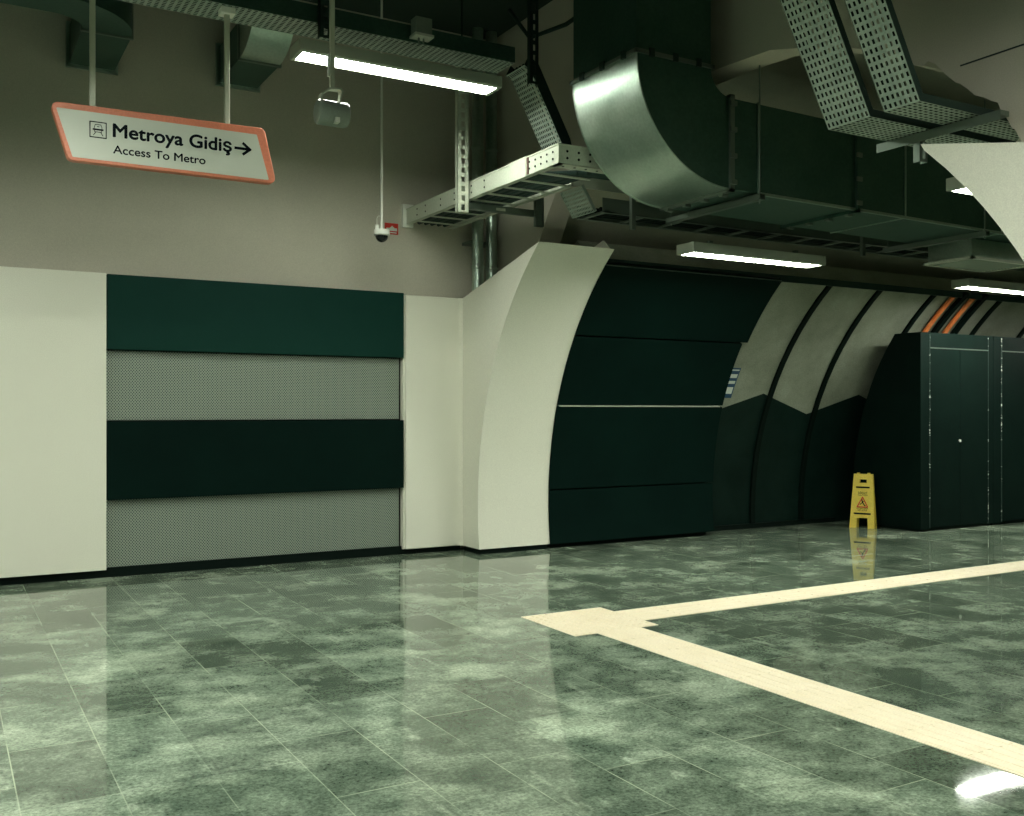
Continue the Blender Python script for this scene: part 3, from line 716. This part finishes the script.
# ------------------------------------------------------------------ dome camera
x, y, z = 3.73, 9.0, 3.235
t = thing('dome_camera', (x, y, z), 'white dome security camera on a thin drop pole in front of the wall', 'camera')
MB().tube([(x, y, z+.035), (x, y, z+.03), (x, y, z-.02), (x, y, z-.03)], [.02, .075, .08, .06], 28).build('housing', 'camwhite', t, smooth=True)
MB().tube([(x, y, z-.028)]+[(x, y, z-.03-.062*math.sin(q*math.pi/2/8)) for q in range(9)], [.062]+[max(.062*math.cos(q*math.pi/2/8), .001) for q in range(9)], 24).build('dome', 'glass', t, smooth=True)
MB().tube([(x, y, z+.03), (x, y, 5.6)], .012, 12).build('pole', 'camwhite', t, smooth=True)
MB().tube([(x-.05, y, z+.03), (x-.05, y, z+.075)], .02, 12).build('cable_gland', 'camwhite', t, smooth=True)
MB().tube([(x-.05, y, z+.07), (x-.05, y, z+.14), (x-.035, y, z+.165), (x-.008, y, z+.16)], .003, 6).build('cable', 'camwhite', t, smooth=True)
# red notice on wall
t = thing('red_notice', (4.09, 9.615, 3.36), 'small red and white notice on the wall right of the dome camera', 'notice')
MB().box((4.02, 9.612, 3.35), (4.17, 9.62, 3.465)).build('plate', 'red', t)
MB().box((4.035, 9.609, 3.385), (4.155, 9.613, 3.415)).box((4.05, 9.609, 3.362), (4.15, 9.613, 3.372)).prism([(4.07, 3.413), (4.10, 3.44), (4.13, 3.413)], 9.609, 9.613, 'y').build('white_marks', 'noticewhite', t)
# junction box on tray
t = thing('junction_box', (3.32, 7.10, 4.50), 'small pale junction box on the long cable tray above the lamp', 'junction box')
MB().box((3.20, 7.03, 4.44), (3.34, 7.135, 4.57)).build('box', 'speaker', t, bevel=.006)
MB().box((3.19, 7.02, 4.42), (3.35, 7.135, 4.44)).build('base_rim', 'pale_metal', t)
for x in (3.245, 3.285): MB().tube([(x, 7.08, 4.42), (x, 7.08, 4.385)], .008, 8).build('cable_gland', 'strut', t)

# ------------------------------------------------------------------ blue notice on the lining
t = thing('blue_notice', (8.42, arc_y(1.85, 3.65)-.01, 1.70), 'narrow blue notice with white marks stuck at the edge of the black curved panels', 'notice')
def on_arc(x, z, r): return (x, arc_y(z, r), z)
def patch(name, m, x0, x1, z0, z1, r, parent, n=4):
    mb = MB()
    for i in range(n):
        a, b_ = z0+(z1-z0)*i/n, z0+(z1-z0)*(i+1)/n
        mb.add([on_arc(x0, a, r), on_arc(x1, a, r), on_arc(x1, b_, r), on_arc(x0, b_, r), on_arc(x0, a, r+.004), on_arc(x1, a, r+.004), on_arc(x1, b_, r+.004), on_arc(x0, b_, r+.004)], [(0,1,2,3), (7,6,5,4), (0,4,5,1), (1,5,6,2), (2,6,7,3), (3,7,4,0)])
    return mb.build(name, m, parent)
p = patch('plate', 'blue', 8.22, 8.40, 1.66, 2.02, 3.645, t)
for z0, z1 in ((1.985, 2.0), (1.90, 1.945), (1.83, 1.865), (1.71, 1.79)): patch('white_mark', 'noticewhite', 8.25, 8.38, z0, z1, 3.641, p, 1)
# orange conduits
for x, lb in ((11.22, 'left orange conduit band on the tunnel wall above the cabinets'), (11.62, 'right orange conduit band on the tunnel wall above the cabinets')):
    mb = MB()
    for dx in (0, .035): mb.tube([(x+dx, arc_y(z, 3.61), z) for z in [2.3+.06*i for i in range(12)]], .022, 8)
    tag(mb.build('orange_conduit', 'orange_pipe', smooth=True, loc=(x, arc_y(2.3, 3.61), 2.3)), lb, 'conduit', 'orange conduits on the tunnel wall')
    tag(MB().prism(arc_poly(2.0, 2.99, 3.58, .05), x+.16, x+.24).build('dark_conduit', 'kick', smooth=True, loc=(x+.2, arc_y(2.3, 3.61), 2.0)), lb.replace('orange conduit', 'dark strip beside orange conduit'), 'conduit')

# ------------------------------------------------------------------ black cabinets
def cabinet(x0, wd, label):
    t = thing('tall_cabinet', (x0+wd/2, 8.4, 0), label, 'cabinet', 'black cabinets in the tunnel')
    yf = 8.11; zt = 2.48; x1 = x0+wd
    prof = [(yf, .03), (yf, zt)]+[(arc_y(zt-(zt-.03)*i/14, 3.29), zt-(zt-.03)*i/14) for i in range(15)]
    MB().prism(prof, x0, x1-.004).build('body', 'cabinet', t)
    MB().box((x0+.02, yf+.02, 0), (x1-.02, yf+.6, .03)).build('plinth', 'kick', t)
    fr = MB().box((x0, yf-.012, .03), (x0+.16, yf, zt)).box((x1-.10, yf-.012, .03), (x1-.004, yf, zt)).box((x0+.16, yf-.012, 2.30), (x1-.10, yf, zt)).build('face_frame', 'cabinet_frame', t)
    MB().box((x0+.163, yf-.017, .04), (x0+.177, yf-.006, 2.46)).build('worn_edge', 'chip', fr)
    MB().box((x1-.113, yf-.017, .04), (x1-.101, yf-.006, 2.46)).build('worn_edge', 'chip', fr)
    MB().box((x0+.18, yf-.02, 2.283), (x1-.11, yf-.006, 2.296)).build('top_lip', 'strut', fr)
    dw = (wd-.29)/2
    for i in (0, 1):
        a = x0+.18+i*dw
        d = MB().box((a+.003, yf-.016, .05), (a+dw-.003, yf, 2.28)).build('door', 'cabinet_frame' if i else 'cabinet', t, bevel=.003)
        if i == 0:
            hx = a+dw-.006
            MB().tube([(hx, yf-.012, 1.12), (hx, yf-.03, 1.12), (hx, yf-.034, 1.12)], [.018, .018, .012], 14).build('lock', 'camwhite', d, smooth=True)
cabinet(10.52, 1.44, 'tall black double-door cabinet, the nearer one beside the yellow floor sign')
cabinet(11.965, 1.44, 'tall black double-door cabinet cut by the right edge of the photo')

# ------------------------------------------------------------------ yellow wet floor sign
t = thing('wet_floor_sign', (10.3, 8.75, 0), 'yellow folding wet floor warning sign standing beside the black cabinet', 'floor sign')
wt, wb, H, lean = .235, .315, .69, .07
def panel(name, s):
    # panel in its own (w, h) plane mapped to the leaning board; s=+1 front board (towards -x), -1 rear
    ca, sa = math.cos(R_(27)), math.sin(R_(27))
    def Pt(w_, h_, d):
        n_ = -(.012+lean*(1-h_/H)) if s > 0 else .012+.012*(1-h_/H)
        n_ -= s*d
        return (10.30+ca*n_+sa*w_*-1, 8.785+sa*n_+ca*w_, h_)
    mb = MB()
    def hw(h_): return (wb+(wt-wb)*h_/H)/2
    def quad(w0a, w1a, h0, w0b, w1b, h1, d0=0, d1=.012):
        mb.add([Pt(w0a, h0, d0), Pt(w1a, h0, d0), Pt(w1b, h1, d0), Pt(w0b, h1, d0), Pt(w0a, h0, d1), Pt(w1a, h0, d1), Pt(w1b, h1, d1), Pt(w0b, h1, d1)],
               [(0,3,2,1),(4,5,6,7),(0,1,5,4),(1,2,6,5),(2,3,7,6),(3,0,4,7)])
    quad(-hw(0), -.07, 0, -hw(.13), -.065, .13); quad(.07, hw(0), 0, .065, hw(.13), .13)
    quad(-hw(.13), hw(.13), .13, -hw(.575), hw(.575), .575)
    quad(-hw(.575), -.045, .575, -hw(.62), -.045, .62); quad(.045, hw(.575), .575, .045, hw(.62), .62)
    quad(-hw(.62), hw(.62), .62, -hw(H), hw(H), H)
    b_ = mb.build(name, 'yellow', t)
    mb2 = mb; mb = MB()
    for h0, e in ((.175, .105), (.51, .085)):
        for (o0, o1) in ((0, 1),):
            mb.add([Pt(-e, h0, .011), Pt(e, h0, .011), Pt(e, h0+.02, .011), Pt(-e, h0+.02, .011), Pt(-e, h0, .016), Pt(e, h0, .016), Pt(e, h0+.02, .016), Pt(-e, h0+.02, .016)], [(0,3,2,1),(4,5,6,7),(0,1,5,4),(1,2,6,5),(2,3,7,6),(3,0,4,7)])
    build_each(mb, 'slot', 'kick', b_)
    return b_, Pt
fb, Pt = panel('front_board', 1)
panel('rear_board', -1)
def ink_line(pts, wd, m, name, closed=False, d=.013):
    mb = MB(); pts = [Vector(p) for p in pts]
    if closed: pts.append(pts[0])
    for a, b_ in zip(pts, pts[1:]):
        dd = (b_-a).normalized(); nn_ = Vector((-dd.y, dd.x))*wd/2
        q = [a-nn_-dd*wd*.3, b_-nn_+dd*wd*.3, b_+nn_+dd*wd*.3, a+nn_-dd*wd*.3]
        mb.add([Pt(p.x, p.y, d) for p in q]+[Pt(p.x, p.y, d+.002) for p in q], [(0,3,2,1),(4,5,6,7),(0,1,5,4),(1,2,6,5),(2,3,7,6),(3,0,4,7)])
    return mb.build(name, m, fb)
# the board is seen from -x: its left (towards +y)
ink_line([(-.065, .27), (.065, .27), (0, .395)], .014, 'signred', 'warning_triangle', True)
ink_line([(.01, .365), (.0, .33), (-.02, .30), (-.035, .285)], .014, 'ink', 'figure'); ink_line([(.0, .33), (.03, .30)], .010, 'ink', 'figure'); ink_line([(-.0, .335), (-.025, .345)], .008, 'ink', 'figure')
rotm = Matrix.Rotation(R_(27), 4, 'Z') @ Matrix(((0, 0, -1, 0), (-1, 0, 0, 0), (0, 1, 0, 0), (0, 0, 0, 1)))
def bt(body, cw, h_, size, width):
    p = Pt(cw+width/2, h_, .0145); o = text(body, p[0], p[2], size, 'ink', fb, p[1], width, 0, rotm, .0006)
    return o
bt('DİKKAT', 0, .435, .04, .11); bt('CAUTION', 0, .412, .026, .12); bt('KAYGAN ZEMİN', 0, .243, .028, .14); bt('WET FLOOR', 0, .218, .026, .12)
mb = MB()
for dy in (-.06, .06): mb.box((10.285-dy*.45, 8.785+dy-.016, H-.015), (10.315-dy*.45, 8.785+dy+.016, H+.016))
build_each(mb, 'hinge', 'yellow', t, bevel=.004)
